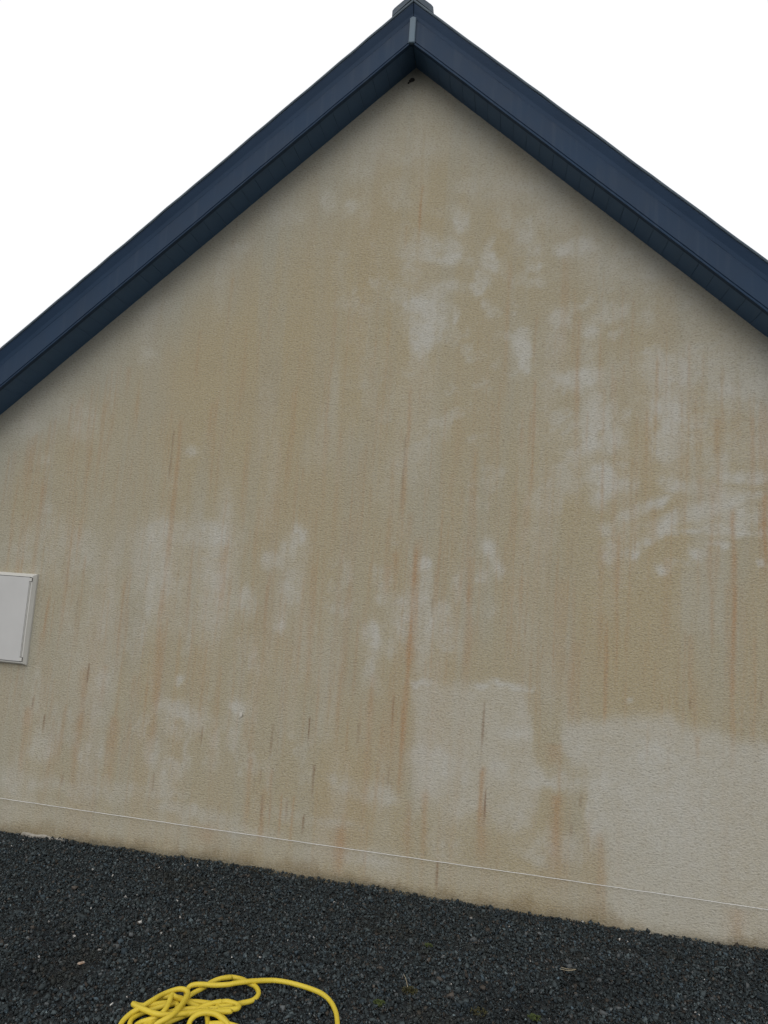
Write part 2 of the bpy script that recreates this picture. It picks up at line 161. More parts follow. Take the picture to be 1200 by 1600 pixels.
def tube(path, rad, sides, V, F):
    path = np.asarray(path, float); n = len(path); base = len(V)
    up = np.array([0.0, 0.0, 1.0]); prev = None
    rads = rad if hasattr(rad, '__len__') else [rad] * n
    for i in range(n):
        t = path[min(i + 1, n - 1)] - path[max(i - 1, 0)]
        t /= (np.linalg.norm(t) + 1e-12)
        if prev is None:
            a = np.cross(t, up)
            if np.linalg.norm(a) < 1e-4: a = np.cross(t, np.array([1.0, 0, 0]))
        else:
            a = prev - t * (prev @ t)
        a /= np.linalg.norm(a); prev = a
        b = np.cross(t, a)
        for k in range(sides):
            th = 2 * math.pi * k / sides
            V.append(tuple(path[i] + rads[i] * (math.cos(th) * a + math.sin(th) * b)))
    for i in range(n - 1):
        for k in range(sides):
            j = (k + 1) % sides
            F.append((base + i * sides + k, base + i * sides + j, base + (i + 1) * sides + j, base + (i + 1) * sides + k))
    F.append(tuple(base + k for k in range(sides)))
    F.append(tuple(base + (n - 1) * sides + k for k in range(sides)))


def vnoise(X, Z, sx, sz, seed):
    """smooth value noise, about -1..1, feature size sx by sz metres"""
    g = np.random.default_rng(seed).uniform(-1, 1, (128, 128))
    x = X / sx + 37.3; z = Z / sz + 51.7
    xi = np.floor(x).astype(int); zi = np.floor(z).astype(int)
    fx = x - xi; fz = z - zi
    fx = fx * fx * fx * (fx * (fx * 6 - 15) + 10); fz = fz * fz * fz * (fz * (fz * 6 - 15) + 10)
    a = g[xi % 128, zi % 128]; b = g[(xi + 1) % 128, zi % 128]
    c = g[xi % 128, (zi + 1) % 128]; d = g[(xi + 1) % 128, (zi + 1) % 128]
    return (a * (1 - fx) + b * fx) * (1 - fz) + (c * (1 - fx) + d * fx) * fz


def fbm(X, Z, sx, sz, seed, octv=3, gain=0.55):
    o = 0; amp = 1; tot = 0
    for k in range(octv):
        o = o + amp * vnoise(X, Z, sx / 2 ** k, sz / 2 ** k, seed + 17 * k)
        tot += amp; amp *= gain
    return o / tot


def sstep(a, b, x):
    t = np.clip((x - a) / (b - a), 0, 1)
    return t * t * (3 - 2 * t)


class NT:
    """small wrapper for building a material"""
    def __init__(self, name):
        self.m = bpy.data.materials.new(name); self.m.use_nodes = True
        self.t = self.m.node_tree; self.n = self.t.nodes; self.l = self.t.links
        self.b = self.n['Principled BSDF']

    def put(self, s, v):
        if isinstance(v, bpy.types.NodeSocket): self.l.new(v, s)
        elif v is not None:
            if hasattr(s.default_value, '__len__') and not hasattr(v, '__len__'): v = (v, v, v, 1)[:len(s.default_value)]
            if hasattr(v, '__len__') and len(v) == 3 and len(s.default_value) == 4: v = (*v, 1)
            s.default_value = v

    def coord(self, scale=(1, 1, 1), rot=(0, 0, 0)):
        c = self.n.new('ShaderNodeTexCoord'); mp = self.n.new('ShaderNodeMapping')
        mp.inputs['Scale'].default_value = scale; mp.inputs['Rotation'].default_value = rot
        self.l.new(c.outputs['Object'], mp.inputs['Vector'])
        return mp.outputs['Vector']

    def noise(self, vec, scale, detail=3, rough=0.55, dist=0.0):
        t = self.n.new('ShaderNodeTexNoise')
        self.l.new(vec, t.inputs['Vector'])
        t.inputs['Scale'].default_value = scale; t.inputs['Detail'].default_value = detail
        t.inputs['Roughness'].default_value = rough; t.inputs['Distortion'].default_value = dist
        return t.outputs['Fac']

    def voro(self, vec, scale, out='Distance', feature='F1'):
        t = self.n.new('ShaderNodeTexVoronoi'); t.feature = feature
        self.l.new(vec, t.inputs['Vector']); t.inputs['Scale'].default_value = scale
        return t.outputs[out]

    def rng(self, v, a, b, c=0.0, d=1.0, smooth=False):
        t = self.n.new('ShaderNodeMapRange')
        if smooth: t.interpolation_type = 'SMOOTHSTEP'
        self.put(t.inputs['Value'], v)
        for k, x in zip(('From Min', 'From Max', 'To Min', 'To Max'), (a, b, c, d)): t.inputs[k].default_value = x
        return t.outputs['Result']

    def math(self, op, a, b=None):
        t = self.n.new('ShaderNodeMath'); t.operation = op
        self.put(t.inputs[0], a)
        if b is not None: self.put(t.inputs[1], b)
        return t.outputs[0]

    def mix(self, fac, a, b, mode='MIX'):
        t = self.n.new('ShaderNodeMix'); t.data_type = 'RGBA'; t.blend_type = mode
        self.put(t.inputs['Factor'], fac); self.put(t.inputs['A'], a); self.put(t.inputs['B'], b)
        return t.outputs['Result']

    def attr(self, name):
        t = self.n.new('ShaderNodeAttribute'); t.attribute_name = name
        s = self.n.new('ShaderNodeSeparateColor'); self.l.new(t.outputs['Color'], s.inputs['Color'])
        return s.outputs['Red'], s.outputs['Green'], s.outputs['Blue'], t.outputs['Alpha'], t.outputs['Color']

    def bump(self, h, strength, dist, normal=None):
        t = self.n.new('ShaderNodeBump'); t.inputs['Strength'].default_value = strength; t.inputs['Distance'].default_value = dist
        self.l.new(h, t.inputs['Height'])
        if normal is not None: self.l.new(normal, t.inputs['Normal'])
        return t.outputs['Normal']

    def done(self, color=None, rough=None, normal=None, spec=None, metal=None):
        b = self.b.inputs
        self.put(b['Base Color'], color)
        if rough is not None: self.put(b['Roughness'], rough)
        if normal is not None: self.l.new(normal, b['Normal'])
        if spec is not None: b['Specular IOR Level'].default_value = spec
        if metal is not None: b['Metallic'].default_value = metal
        return self.m


# ------------------------------------------------------------------ materials
def mat_render():
    t = NT('stained_render')
    pale, rust, dark, splash, _ = t.attr('stain')
    mott, algae, dirt, _, _ = t.attr('wear')
    grain_v = t.coord((0.8, 1, 1.25))
    g1 = t.noise(grain_v, 92, 4, 0.62, 0.4)
    g2 = t.noise(grain_v, 190, 2, 0.6, 0.2)
    pits = t.rng(g1, 0.30, 0.52, 1.0, 0.0, True)
    cells = t.voro(grain_v, 95, 'Distance')
    h = t.math('ADD', t.math('MULTIPLY', g1, 1.0), t.math('MULTIPLY', g2, 0.35))
    h = t.math('SUBTRACT', h, t.math('MULTIPLY', cells, 0.3))
    brk = t.noise(t.coord(), 20, 7, 0.75)                            # breaks up the edge of the patches
    pale_b = t.rng(t.math('ADD', pale, t.math('MULTIPLY', t.math('SUBTRACT', brk, 0.5), t.math('MULTIPLY', t.math('SQRT', pale), 1.25))), 0.02, 1.0, 0, 1)
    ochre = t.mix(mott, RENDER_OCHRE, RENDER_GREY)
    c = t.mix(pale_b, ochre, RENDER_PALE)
    c = t.mix(t.math('MULTIPLY', rust, 0.75), c, RENDER_RUST)
    c = t.mix(t.math('MULTIPLY', splash, 0.62), c, RENDER_SPLASH)
    c = t.mix(t.math('MULTIPLY', algae, 0.7), c, (0.085, 0.078, 0.05))
    c = t.mix(t.math('MULTIPLY', dark, 0.85), c, (0.160, 0.076, 0.028))
    c = t.mix(t.math('MULTIPLY', dirt, 0.22), c, (0.19, 0.17, 0.14))
    speck = t.noise(grain_v, 120, 2, 0.6)
    c = t.mix(t.rng(speck, 0.42, 0.72, 0.0, 0.34), c, (0.52, 0.49, 0.44))
    c = t.mix(t.math('MULTIPLY', pits, 0.34), c, (0.13, 0.105, 0.075))   # darker tone in the pits of the scraped render
    return t.done(c, 0.92, t.bump(h, 0.85, 0.0052), 0.2)


def mat_paint(name, col, rough, var=0.12, spec=0.4, dust=0.0):
    t = NT(name)
    v = t.coord()
    n = t.noise(v, 3.5, 5, 0.6)
    f = t.noise(v, 140, 2, 0.6)
    c = t.mix(t.rng(n, 0.3, 0.7, 0, 1), tuple(x * (1 - var) for x in col), tuple(x * (1 + var) for x in col))
    if dust:
        drip = t.noise(t.coord((26, 26, 1.2)), 1.0, 4, 0.6)
        c = t.mix(t.rng(drip, 0.5, 0.8, 0, dust), c, (0.22, 0.24, 0.25))
    return t.done(c, t.rng(n, 0.3, 0.7, rough - 0.06, rough + 0.08), t.bump(f, 0.08, 0.001), spec)


def mat_gravel_stone():
    t = NT('gravel_stone')
    _, _, _, _, col = t.attr('tone')
    n = t.noise(t.coord(), 420, 2, 0.6)
    c = t.mix(t.rng(n, 0.3, 0.7, 0.0, 0.5), col, t.mix(1.0, col, (0.55, 0.55, 0.56), 'MULTIPLY'))
    return t.done(c, 0.8, None, 0.2)


def mat_ground():
    t = NT('gravel_bed')
    v = t.coord()
    ce = t.voro(v, 75, 'Distance')
    cc = t.n.new('ShaderNodeTexVoronoi'); t.l.new(v, cc.inputs['Vector']); cc.inputs['Scale'].default_value = 75
    sep = t.n.new('ShaderNodeSeparateColor'); t.l.new(cc.outputs['Color'], sep.inputs['Color'])
    c = t.mix(sep.outputs['Red'], (0.018, 0.021, 0.023), (0.06, 0.068, 0.073))
    c = t.mix(t.rng(t.noise(v, 1.3, 4), 0.45, 0.7, 0, 0.35), c, (0.05, 0.045, 0.036))
    h = t.math('SUBTRACT', 1.0, ce)
    return t.done(c, 0.85, t.bump(h, 0.9, 0.012), 0.3)


def mat_hose():
    t = NT('yellow_hose')
    v = t.coord()
    n = t.noise(v, 9, 4, 0.6); f = t.noise(v, 160, 3, 0.7)
    c = t.mix(t.rng(n, 0.3, 0.7), (0.56, 0.42, 0.028), (0.65, 0.51, 0.050))
    c = t.mix(t.rng(f, 0.56, 0.75, 0, 0.35), c, (0.30, 0.24, 0.08))      # grit on the rubber
    return t.done(c, 0.5, t.bump(f, 0.15, 0.001), 0.4)


def mat_plain(name, a, b, scale, rough=0.8):
    t = NT(name)
    return t.done(t.mix(t.rng(t.noise(t.coord(), scale, 4, 0.65), 0.3, 0.7), a, b), rough, None, 0.3)


def mat_slate():
    t = NT('roof_slate')
    v = t.coord()
    c = t.mix(t.rng(t.noise(v, 4, 5), 0.3, 0.7), (0.040, 0.058, 0.080), (0.080, 0.105, 0.135))
    c = t.mix(t.rng(t.noise(v, 22, 4, 0.7), 0.56, 0.75, 0, 0.6), c, (0.16, 0.165, 0.13))
    return t.done(c, 0.7, t.bump(t.noise(v, 60, 3), 0.4, 0.004), 0.4)


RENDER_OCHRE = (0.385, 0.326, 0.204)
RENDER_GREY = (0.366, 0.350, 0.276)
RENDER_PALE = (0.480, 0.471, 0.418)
RENDER_RUST = (0.375, 0.218, 0.100)
RENDER_SPLASH = (0.205, 0.150, 0.070)
M_wall = mat_render()
M_side = mat_plain('plain_render', (0.33, 0.27, 0.19), (0.40, 0.34, 0.26), 3, 0.92)
M_fascia = mat_paint('fascia_coating', (0.017, 0.039, 0.077), 0.60, 0.12, 0.22, 0.08)
M_soffit = mat_paint('soffit_coating', (0.046, 0.096, 0.172), 0.5, 0.12, 0.4)
M_under = mat_paint('verge_coating', (0.026, 0.057, 0.112), 0.58, 0.10, 0.4)
M_strip = mat_paint('joint_strip_coating', (0.080, 0.135, 0.185), 0.45, 0.12, 0.4)
M_slate = mat_slate()
M_cap = mat_plain('verge_cap_slate', (0.045, 0.070, 0.095), (0.095, 0.125, 0.150), 18, 0.6)
M_gravel = mat_gravel_stone()
M_ground = mat_ground()
M_hose = mat_hose()
M_box = mat_paint('box_plastic', (0.54, 0.535, 0.50), 0.5, 0.05, 0.35)
M_door = mat_paint('door_plastic', (0.51, 0.51, 0.50), 0.45, 0.06, 0.35)
M_gap = mat_plain('dark_gap', (0.03, 0.03, 0.03), (0.05, 0.05, 0.048), 20)
M_string = mat_plain('white_twine', (0.72, 0.72, 0.70), (0.82, 0.82, 0.80), 60)
M_moss = mat_plain('moss_green', (0.030, 0.045, 0.012), (0.075, 0.095, 0.026), 60)
M_mossb = mat_plain('moss_brown', (0.034, 0.030, 0.012), (0.062, 0.060, 0.022), 60)
M_straw = mat_plain('dry_straw', (0.30, 0.25, 0.16), (0.42, 0.37, 0.27), 40)
M_dirt = mat_plain('dark_dirt', (0.018, 0.018, 0.018), (0.06, 0.055, 0.05), 60)
M_chip = mat_plain('wood_chip', (0.40, 0.37, 0.32), (0.22, 0.10, 0.04), 70)
M_flake = mat_plain('pale_flake', (0.40, 0.38, 0.33), (0.48, 0.46, 0.41), 60)
M_mortar = mat_plain('footing_concrete', (0.26, 0.24, 0.20), (0.42, 0.40, 0.36), 30)

# ------------------------------------------------------------------ ground
ex = np.array([e[0] for e in EDGE]); ez = np.array([e[1] for e in EDGE])


def ground_z(x, y):
    """gravel is heaped a little higher or lower where it meets the wall"""
    return np.interp(x, ex, ez) * np.exp(np.asarray(y) / 0.12) + 0.007 * fbm(np.asarray(x), np.asarray(y), 0.5, 0.4, 91, 2) \
        + 0.010 * fbm(np.asarray(x), 0 * np.asarray(y), 0.09, 1.0, 92, 3) * np.exp(np.asarray(y) / 0.04)


bm = bmesh.new()
for s in (3.0, 12.0, 60.0, 400.0):
    pass
bmesh.ops.create_grid(bm, x_segments=40, y_segments=40, size=400)
me = bpy.data.meshes.new('ground'); bm.to_mesh(me); bm.free()
o = link('ground', me, M_ground); o.location.z = -0.016
tag(o, kind='structure')

# gravel: one angular chip per stone
N = 170000
gx = rng.uniform(-3.5, 3.2, N); gy = -rng.uniform(0.0, 1.62, N)
size = np.clip(rng.lognormal(math.log(0.0039), 0.42, N), 0.0022, 0.015)
corner = np.array([(-1, -1, -1), (1, -1, -1), (1, 1, -1), (-1, 1, -1), (-1, -1, 1), (1, -1, 1), (1, 1, 1), (-1, 1, 1)], float)
quad = np.array([(0, 3, 2, 1), (4, 5, 6, 7), (0, 1, 5, 4), (1, 2, 6, 5), (2, 3, 7, 6), (3, 0, 4, 7)])
V = corner[None] * (0.62 + 0.38 * rng.uniform(-1, 1, (N, 8, 3)))
V *= (size[:, None] * np.stack([rng.uniform(0.9, 1.5, N), rng.uniform(0.7, 1.1, N), rng.uniform(0.45, 0.95, N)], 1))[:, None, :]
q = rng.normal(0, 1, (N, 4)); q[:, 1:3] *= 0.55; q /= np.linalg.norm(q, axis=1)[:, None]
w, x, y, z = q.T
Rm = np.stack([1 - 2 * (y * y + z * z), 2 * (x * y - z * w), 2 * (x * z + y * w), 2 * (x * y + z * w), 1 - 2 * (x * x + z * z), 2 * (y * z - x * w),
               2 * (x * z - y * w), 2 * (y * z + x * w), 1 - 2 * (x * x + y * y)], 1).reshape(N, 3, 3)
V = np.einsum('nij,nkj->nki', Rm, V)
gz = ground_z(gx, gy) + rng.normal(-0.004, 0.0028, N)
gy = np.minimum(gy, -size * 0.6)
V += np.stack([gx, gy, gz], 1)[:, None, :]
tone = np.empty((N, 4)); tone[:, 3] = 1
val = rng.lognormal(0, 0.42, N)
tone[:, :3] = np.array([0.040, 0.051, 0.054]) * val[:, None]
pick = rng.uniform(0, 1, N)
bl = pick < 0.14; tone[bl, :3] = np.array([0.035, 0.050, 0.060]) * val[bl, None]
br = (pick > 0.86) & (pick < 0.95); tone[br, :3] = np.array([0.054, 0.047, 0.040]) * val[br, None]
lg = (pick > 0.955) & (pick < 0.996); tone[lg, :3] = np.array([0.105, 0.115, 0.118]) * rng.uniform(0.6, 1.4, lg.sum())[:, None]
wh = pick > 0.9975; tone[wh, :3] = np.array([0.55, 0.54, 0.51]) * rng.uniform(0.6, 1.2, wh.sum())[:, None]
damp = sstep(0.1, 0.6, fbm(gx, gy, 0.45, 0.3, 5, 3))
tone[:, :3] *= (1 - 0.30 * damp)[:, None]
soil = 0.45 * sstep(0.25, 0.6, fbm(gx, gy, 0.22, 0.14, 6, 3))
tone[:, :3] += (np.array([0.038, 0.037, 0.029]) - tone[:, :3]) * soil[:, None]
tone[:, :3] = np.clip(tone[:, :3], 0.006, 0.75)
me = bpy.data.meshes.new('gravel')
me.vertices.add(N * 8); me.vertices.foreach_set('co', V.astype(np.float32).ravel())
me.loops.add(N * 24)
fi = (quad[None] + (np.arange(N) * 8)[:, None, None]).reshape(-1)
me.loops.foreach_set('vertex_index', fi.astype(np.int32))
me.polygons.add(N * 6)
me.polygons.foreach_set('loop_start', np.arange(0, N * 24, 4, dtype=np.int32))
at = me.attributes.new('tone', 'FLOAT_COLOR', 'POINT')
at.data.foreach_set('color', np.repeat(tone, 8, axis=0).astype(np.float32).ravel())
me.update(calc_edges=True)
o = link('gravel', me, M_gravel)
tag(o, 'dark blue grey crushed stone gravel covering the ground along the wall', 'gravel', kind='stuff')

# ------------------------------------------------------------------ house
house = empty('house', (0, 0, 0))
tag(house, 'beige rendered house gable with pale patches and rusty streaks under dark blue eaves', 'house')

# gable wall: a fine sheet that carries where the stains are
XS = np.linspace(-XE, XE, 860); ZSL = np.linspace(-0.12, HA + 0.12, 260)
GX, GZ = np.meshgrid(XS, ZSL, indexing='ij')
warpx = 0.030 * fbm(GX, GZ, 0.11, 0.14, 1, 3) + 0.007 * fbm(GX, GZ, 0.025, 0.03, 2, 2)
warpz = 0.040 * fbm(GX, GZ, 0.12, 0.16, 3, 3) + 0.010 * fbm(GX, GZ, 0.025, 0.04, 4, 2)
WX, WZ = GX + warpx, GZ + warpz
pale = np.zeros_like(GX)
ragged = np.clip(0.80 + 1.25 * fbm(GX, GZ, 0.085, 0.10, 55, 4, 0.7), 0.05, 1.3)
for (cx, cz, rx, rz, st, an) in PALE:
    rx *= 1.40; rz *= 1.35; st = min(1.0, st * 1.15 + 0.04)
    reach = 2.3 * max(rx, rz)
    i0, i1 = np.searchsorted(XS, (cx - reach, cx + reach)); j0, j1 = np.searchsorted(ZSL, (cz - reach, cz + reach))
    sl = (slice(i0, i1), slice(j0, j1))
    dx, dz = WX[sl] - cx, WZ[sl] - cz
    a = math.radians(an); u = dx * math.cos(a) + dz * math.sin(a); v = -dx * math.sin(a) + dz * math.cos(a)
    d = np.sqrt((u / rx) ** 2 + (v / rz) ** 2)
    k = st * sstep(1.3, 0.45, d)
    k = np.clip(k * ragged[sl], 0, 1)
    k = 1 - (1 - k) * (1 - 0.20 * st * sstep(2.1, 0.4, d))
    pale[sl] = 1 - (1 - pale[sl]) * (1 - k)


def inside(px, pz, poly):
    r = np.zeros(px.shape, bool); n = len(poly)
    for i in range(n):
        (x0, z0), (x1, z1) = poly[i], poly[(i + 1) % n]
        c = ((z0 > pz) != (z1 > pz)) & (px < (x1 - x0) * (pz - z0) / (z1 - z0 + 1e-12) + x0)
        r ^= c
    return r


def blur(a, ni, nj):
    for ax, n in ((0, ni), (1, nj)):
        for _ in range(2):
            c = np.cumsum(np.concatenate([np.repeat(np.take(a, [0], ax), n + 1, ax), a, np.repeat(np.take(a, [-1], ax), n, ax)], ax), ax)
            L = a.shape[ax]; hi = np.take(c, range(2 * n + 1, 2 * n + 1 + L), ax); lo = np.take(c, range(0, L), ax)
            a = (hi - lo) / (2 * n + 1)
    return a


# scrubbed looking blotches where the wall has been washed
for (bx, bz, wx, wz, am, an, s1, s2) in ((0.95, 2.75, 1.25, 0.85, 0.50, 0.5, 0.15, 0.085), (-1.25, 1.45, 0.9, 0.75, 0.30, 0.0, 0.10, 0.16), (0.05, 1.50, 0.55, 0.45, 0.45, 0.0, 0.09, 0.2),
                                         (-1.2, 0.55, 1.3, 0.45, 0.38, 0.0, 0.11, 0.16), (0.2, 3.4, 0.8, 0.5, 0.35, -0.4, 0.14, 0.1)):
    ux = WX * math.cos(an) + WZ * math.sin(an); uz = -WX * math.sin(an) + WZ * math.cos(an)
    reg = sstep(1.25, 0.35, np.sqrt(((GX - bx) / wx) ** 2 + ((GZ - bz) / wz) ** 2))
    bl_ = am * reg * sstep(0.10, 0.48, fbm(ux, uz, s1, s2, int(100 + bx * 10 + bz * 7), 4, 0.6))
    pale = 1 - (1 - pale) * (1 - bl_)
# faint cloudy wash everywhere, drawn out downwards by the rain
cloud = fbm(GX, GZ, 0.22, 0.75, 11, 4)
pale = np.clip(pale + 0.24 * sstep(0.05, 0.55, cloud) * (1 - pale), 0, 1)
streakn = fbm(GX, GZ, 0.030, 0.9, 12, 2)
pale *= 1 - 0.35 * sstep(0.05, 0.6, streakn)

panel = np.zeros_like(GX)
for k, (st, poly) in enumerate(PANELS):
    mk = inside(GX + 0.55 * warpx, GZ + 0.30 * warpz, poly).astype(float)
    soft = blur(mk, 4, 2); mk = blur(mk, 2 if k < 2 else 4, 1 if k < 2 else 2)
    if k == 0: mk = mk * sstep(0.20, 0.60, GZ + 0.12 * fbm(GX, GZ, 0.12, 0.12, 46, 3))
    if k == 1: mk = mk + (soft - mk) * sstep(0.62, 0.40, GZ)
    mk = mk * st * (1 + 0.18 * fbm(GX, GZ, 0.25, 0.3, 40 + k, 3))
    pale = 1 - (1 - pale) * (1 - np.clip(mk, 0, 1))
    if k < 2: panel = np.maximum(panel, np.clip(mk / st, 0, 1))
# places left unwashed between the two big patches
for (cx, cz, rx, rz, st) in OCHRE:
    d = np.sqrt(((GX + 0.8 * warpx - cx) / rx) ** 2 + ((GZ + 0.8 * warpz - cz) / rz) ** 2)
    pale *= 1 - st * sstep(1.25, 0.75, d)
rust = np.zeros_like(GX); dark = np.zeros_like(GX)


def streak(arr, cx, ztop, zbot, hw, st, drift=0.006, seed=0):
    i0, i1 = np.searchsorted(XS, (cx - 0.09 - 3 * hw, cx + 0.09 + 3 * hw))
    j0, j1 = np.searchsorted(ZSL, (zbot - 0.05, ztop + 0.03))
    if i1 - i0 < 2 or j1 - j0 < 2: return
    sl = (slice(i0, i1), slice(j0, j1))
    X, Z = GX[sl], GZ[sl]
    mid = cx + drift * vnoise(0 * X + seed * 0.37, Z, 1.0, 0.22, 60 + seed % 9)
    wv = hw * (1 + 0.35 * vnoise(0 * X + seed * 0.71, Z, 1.0, 0.12, 71))
    prof = np.exp(-((X - mid) / np.maximum(wv, 0.0035)) ** 2)
    L = max(ztop - zbot, 1e-3); tt = (ztop - Z) / L
    env = sstep(-0.02, 0.06, tt) * sstep(1.12, 0.55, tt)
    k = st * prof * env * (0.8 + 0.3 * vnoise(X, Z, 0.05, 0.09, 72 + seed % 5))
    arr[sl] = 1 - (1 - arr[sl]) * (1 - np.clip(k, 0, 1))


for n, (cx, z0, z1, hw, st) in enumerate(RUST):
    streak(rust, cx, z0, z1 - 0.12 * (z0 - z1), hw * 0.85, min(1, st * 1.15), 0.007, n + 3)
for n, (cx, z0, z1, hw, st) in enumerate(DARK):
    streak(dark, cx, z0, z1, max(hw * 1.15, 0.0050), min(1, st * 1.35 + 0.1), 0.002, n + 9)
known_rust, rust = rust, np.zeros_like(GX)
r2 = random.Random(4)
for n in range(760):                                              # the many faint runs
    cx = r2.uniform(-2.8, 2.6); zt = min(r2.betavariate(2.0, 2.2) * 3.6 + 0.15, HA - T * abs(cx) - 0.35)
    if zt < 0.3: continue
    ln = r2.uniform(0.12, 0.75) * (1.2 if zt > 1.2 else 0.8)
    streak(rust, cx, zt, max(zt - ln, 0.0), r2.uniform(0.0035, 0.0075) * (2.4 if r2.random() < 0.12 else 1), r2.uniform(0.12, 0.42), 0.006, n)
for n in range(40):
    cx = r2.uniform(-2.5, 2.0); zt = r2.uniform(0.2, 1.9) if n < 52 else r2.uniform(1.5, 3.0)
    streak(dark, cx, zt, zt - r2.uniform(0.06, 0.2), 0.0045, r2.uniform(0.12, 0.30), 0.002, n)
rust = 1 - (1 - rust * (1 - 0.75 * panel)) * (1 - known_rust)
low = sstep(1.9, 0.4, GZ) * sstep(2.9, 0.5, np.abs(GX + 0.3))
rust = np.clip(rust + 0.20 * sstep(0.0, 0.7, fbm(GX, GZ, 0.055, 1.1, 21, 3)) * (0.35 + 0.65 * low) * (1 - 0.5 * pale), 0, 1)
rust = np.clip(rust + 0.12 * sstep(0.1, 0.6, fbm(GX, GZ, 0.4, 0.6, 22, 3)) * low, 0, 1)
# splash-back just above the gravel
hgt = GZ - np.interp(GX, ex, ez)
sp_h = 0.038 + 0.070 * np.clip(fbm(GX, 0 * GZ, 0.16, 1, 31, 3) + 0.15, 0, 1) + 0.03 * fbm(GX, 0 * GZ, 0.035, 1, 32, 3)
splash = sstep(1.6, 0.25, hgt / np.maximum(sp_h, 0.02)) * np.clip(0.80 + 1.0 * fbm(GX, GZ, 0.12, 0.3, 33, 4, 0.7), 0.1, 1)
splash *= 1 - 0.75 * sstep(1.2, 1.5, GX) * (1 - sstep(1.75, 1.9, GX) * sstep(2.1, 1.95, GX))
algae = sstep(0.034, 0.0, hgt + 0.014 * fbm(GX, GZ, 0.05, 0.05, 34, 3)) * np.clip(0.6 + 0.6 * fbm(GX, GZ, 0.3, 1.0, 35, 2), 0.1, 1)
# grey-beige towards the eaves, ochre in the middle of the wall
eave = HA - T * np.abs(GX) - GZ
pale = np.clip(pale + 0.34 * sstep(0.5, 0.0, eave + 0.12 * fbm(GX, GZ, 0.35, 0.3, 47, 3)) * (1 - pale), 0, 1)  # cleaner sheltered render, its colour also lightened to offset the eaves shade
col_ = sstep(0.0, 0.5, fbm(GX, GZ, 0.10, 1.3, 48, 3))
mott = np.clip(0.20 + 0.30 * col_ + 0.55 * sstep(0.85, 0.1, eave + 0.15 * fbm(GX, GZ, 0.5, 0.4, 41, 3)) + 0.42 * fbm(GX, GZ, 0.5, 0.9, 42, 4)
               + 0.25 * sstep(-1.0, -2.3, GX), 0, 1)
dirt = np.clip(0.15 * sstep(0.30, 0.0, eave + 0.06 * fbm(GX, GZ, 0.3, 0.2, 43, 3)) + 0.35 * sstep(0.25, 0.8, fbm(GX, GZ, 0.35, 0.5, 44, 4)), 0, 1)  # blotches of dirt, plus a darker band close under the eaves
relief = 0.0022 * fbm(GX, GZ, 0.5, 0.5, 51, 3)

nx, nz = GX.shape
idx = np.arange(nx * nz).reshape(nx, nz)
cxm = (GX[:-1, :-1] + GX[1:, 1:]) / 2; czm = (GZ[:-1, :-1] + GZ[1:, 1:]) / 2
keep = czm < HA + 0.06 - T * np.abs(cxm)
q4 = np.stack([idx[:-1, :-1], idx[1:, :-1], idx[1:, 1:], idx[:-1, 1:]], -1)[keep]
used = np.zeros(nx * nz, bool); used[q4.ravel()] = True
remap = np.cumsum(used) - 1
q4 = remap[q4]
co = np.stack([GX.ravel(), relief.ravel(), GZ.ravel()], 1)[used]
me = bpy.data.meshes.new('wall')
me.vertices.add(len(co)); me.vertices.foreach_set('co', co.astype(np.float32).ravel())
me.loops.add(q4.size); me.loops.foreach_set('vertex_index', q4.ravel().astype(np.int32))
me.polygons.add(len(q4)); me.polygons.foreach_set('loop_start', np.arange(0, q4.size, 4, dtype=np.int32))
at = me.attributes.new('stain', 'FLOAT_COLOR', 'POINT')
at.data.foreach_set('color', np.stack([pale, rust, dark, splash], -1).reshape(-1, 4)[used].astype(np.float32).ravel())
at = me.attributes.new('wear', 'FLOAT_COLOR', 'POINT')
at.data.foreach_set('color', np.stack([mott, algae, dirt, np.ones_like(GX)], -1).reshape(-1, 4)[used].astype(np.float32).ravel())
me.update(calc_edges=True)
me.polygons.foreach_set('use_smooth', [True] * len(me.polygons))
link('wall', me, M_wall, house)

# the rest of the shell: thickness behind the sheet, side walls, back gable
ze = HA - T * XE
shell = [(-XE, -0.12), (XE, -0.12), (XE, ze + 0.03), (0, HA + 0.03), (-XE, ze + 0.03)]
for y0, y1 in ((0.006, 0.25), (DEPTH - 0.25, DEPTH)):
    v = [(a, y0, b) for a, b in shell] + [(a, y1, b) for a, b in shell]
    f = [tuple(range(5)), tuple(range(5, 10))] + [(i, (i + 1) % 5, 5 + (i + 1) % 5, 5 + i) for i in range(5)]
    link('wall', from_py('wall', v, f), M_side, house)
for sd_ in (-1, 1):
    x0, x1 = sorted((sd_ * XE, sd_ * (XE - 0.25)))
    link('wall', box_mesh('wall', x0, x1, 0.252, DEPTH - 0.252, -0.12, ze), M_side, house)

# short strip of bare footing showing at the bottom left
fv, ff = [], []
n = 26
for i in range(n + 1):
    xx = -2.03 + 0.34 * i / n
    tp = float(np.interp(xx, ex, ez)) + 0.010 + 0.003 * math.sin(i * 0.7) + random.uniform(-0.0015, 0.0015) - 0.012 * (i / n) ** 2
    yy = -0.012 - random.uniform(0, 0.006)
    fv += [(xx, yy, -0.05), (xx, yy, tp - 0.004), (xx, -0.0, tp), (xx, 0.004, -0.05)]
for i in range(n):
    for k in range(4):
        ff.append((4 * i + k, 4 * i + (k + 1) % 4, 4 * i + 4 + (k + 1) % 4, 4 * i + 4 + k))
ff += [(0, 1, 2, 3), (4 * n, 4 * n + 1, 4 * n + 2, 4 * n + 3)]
link('footing', from_py('footing', fv, ff), M_mortar, house)

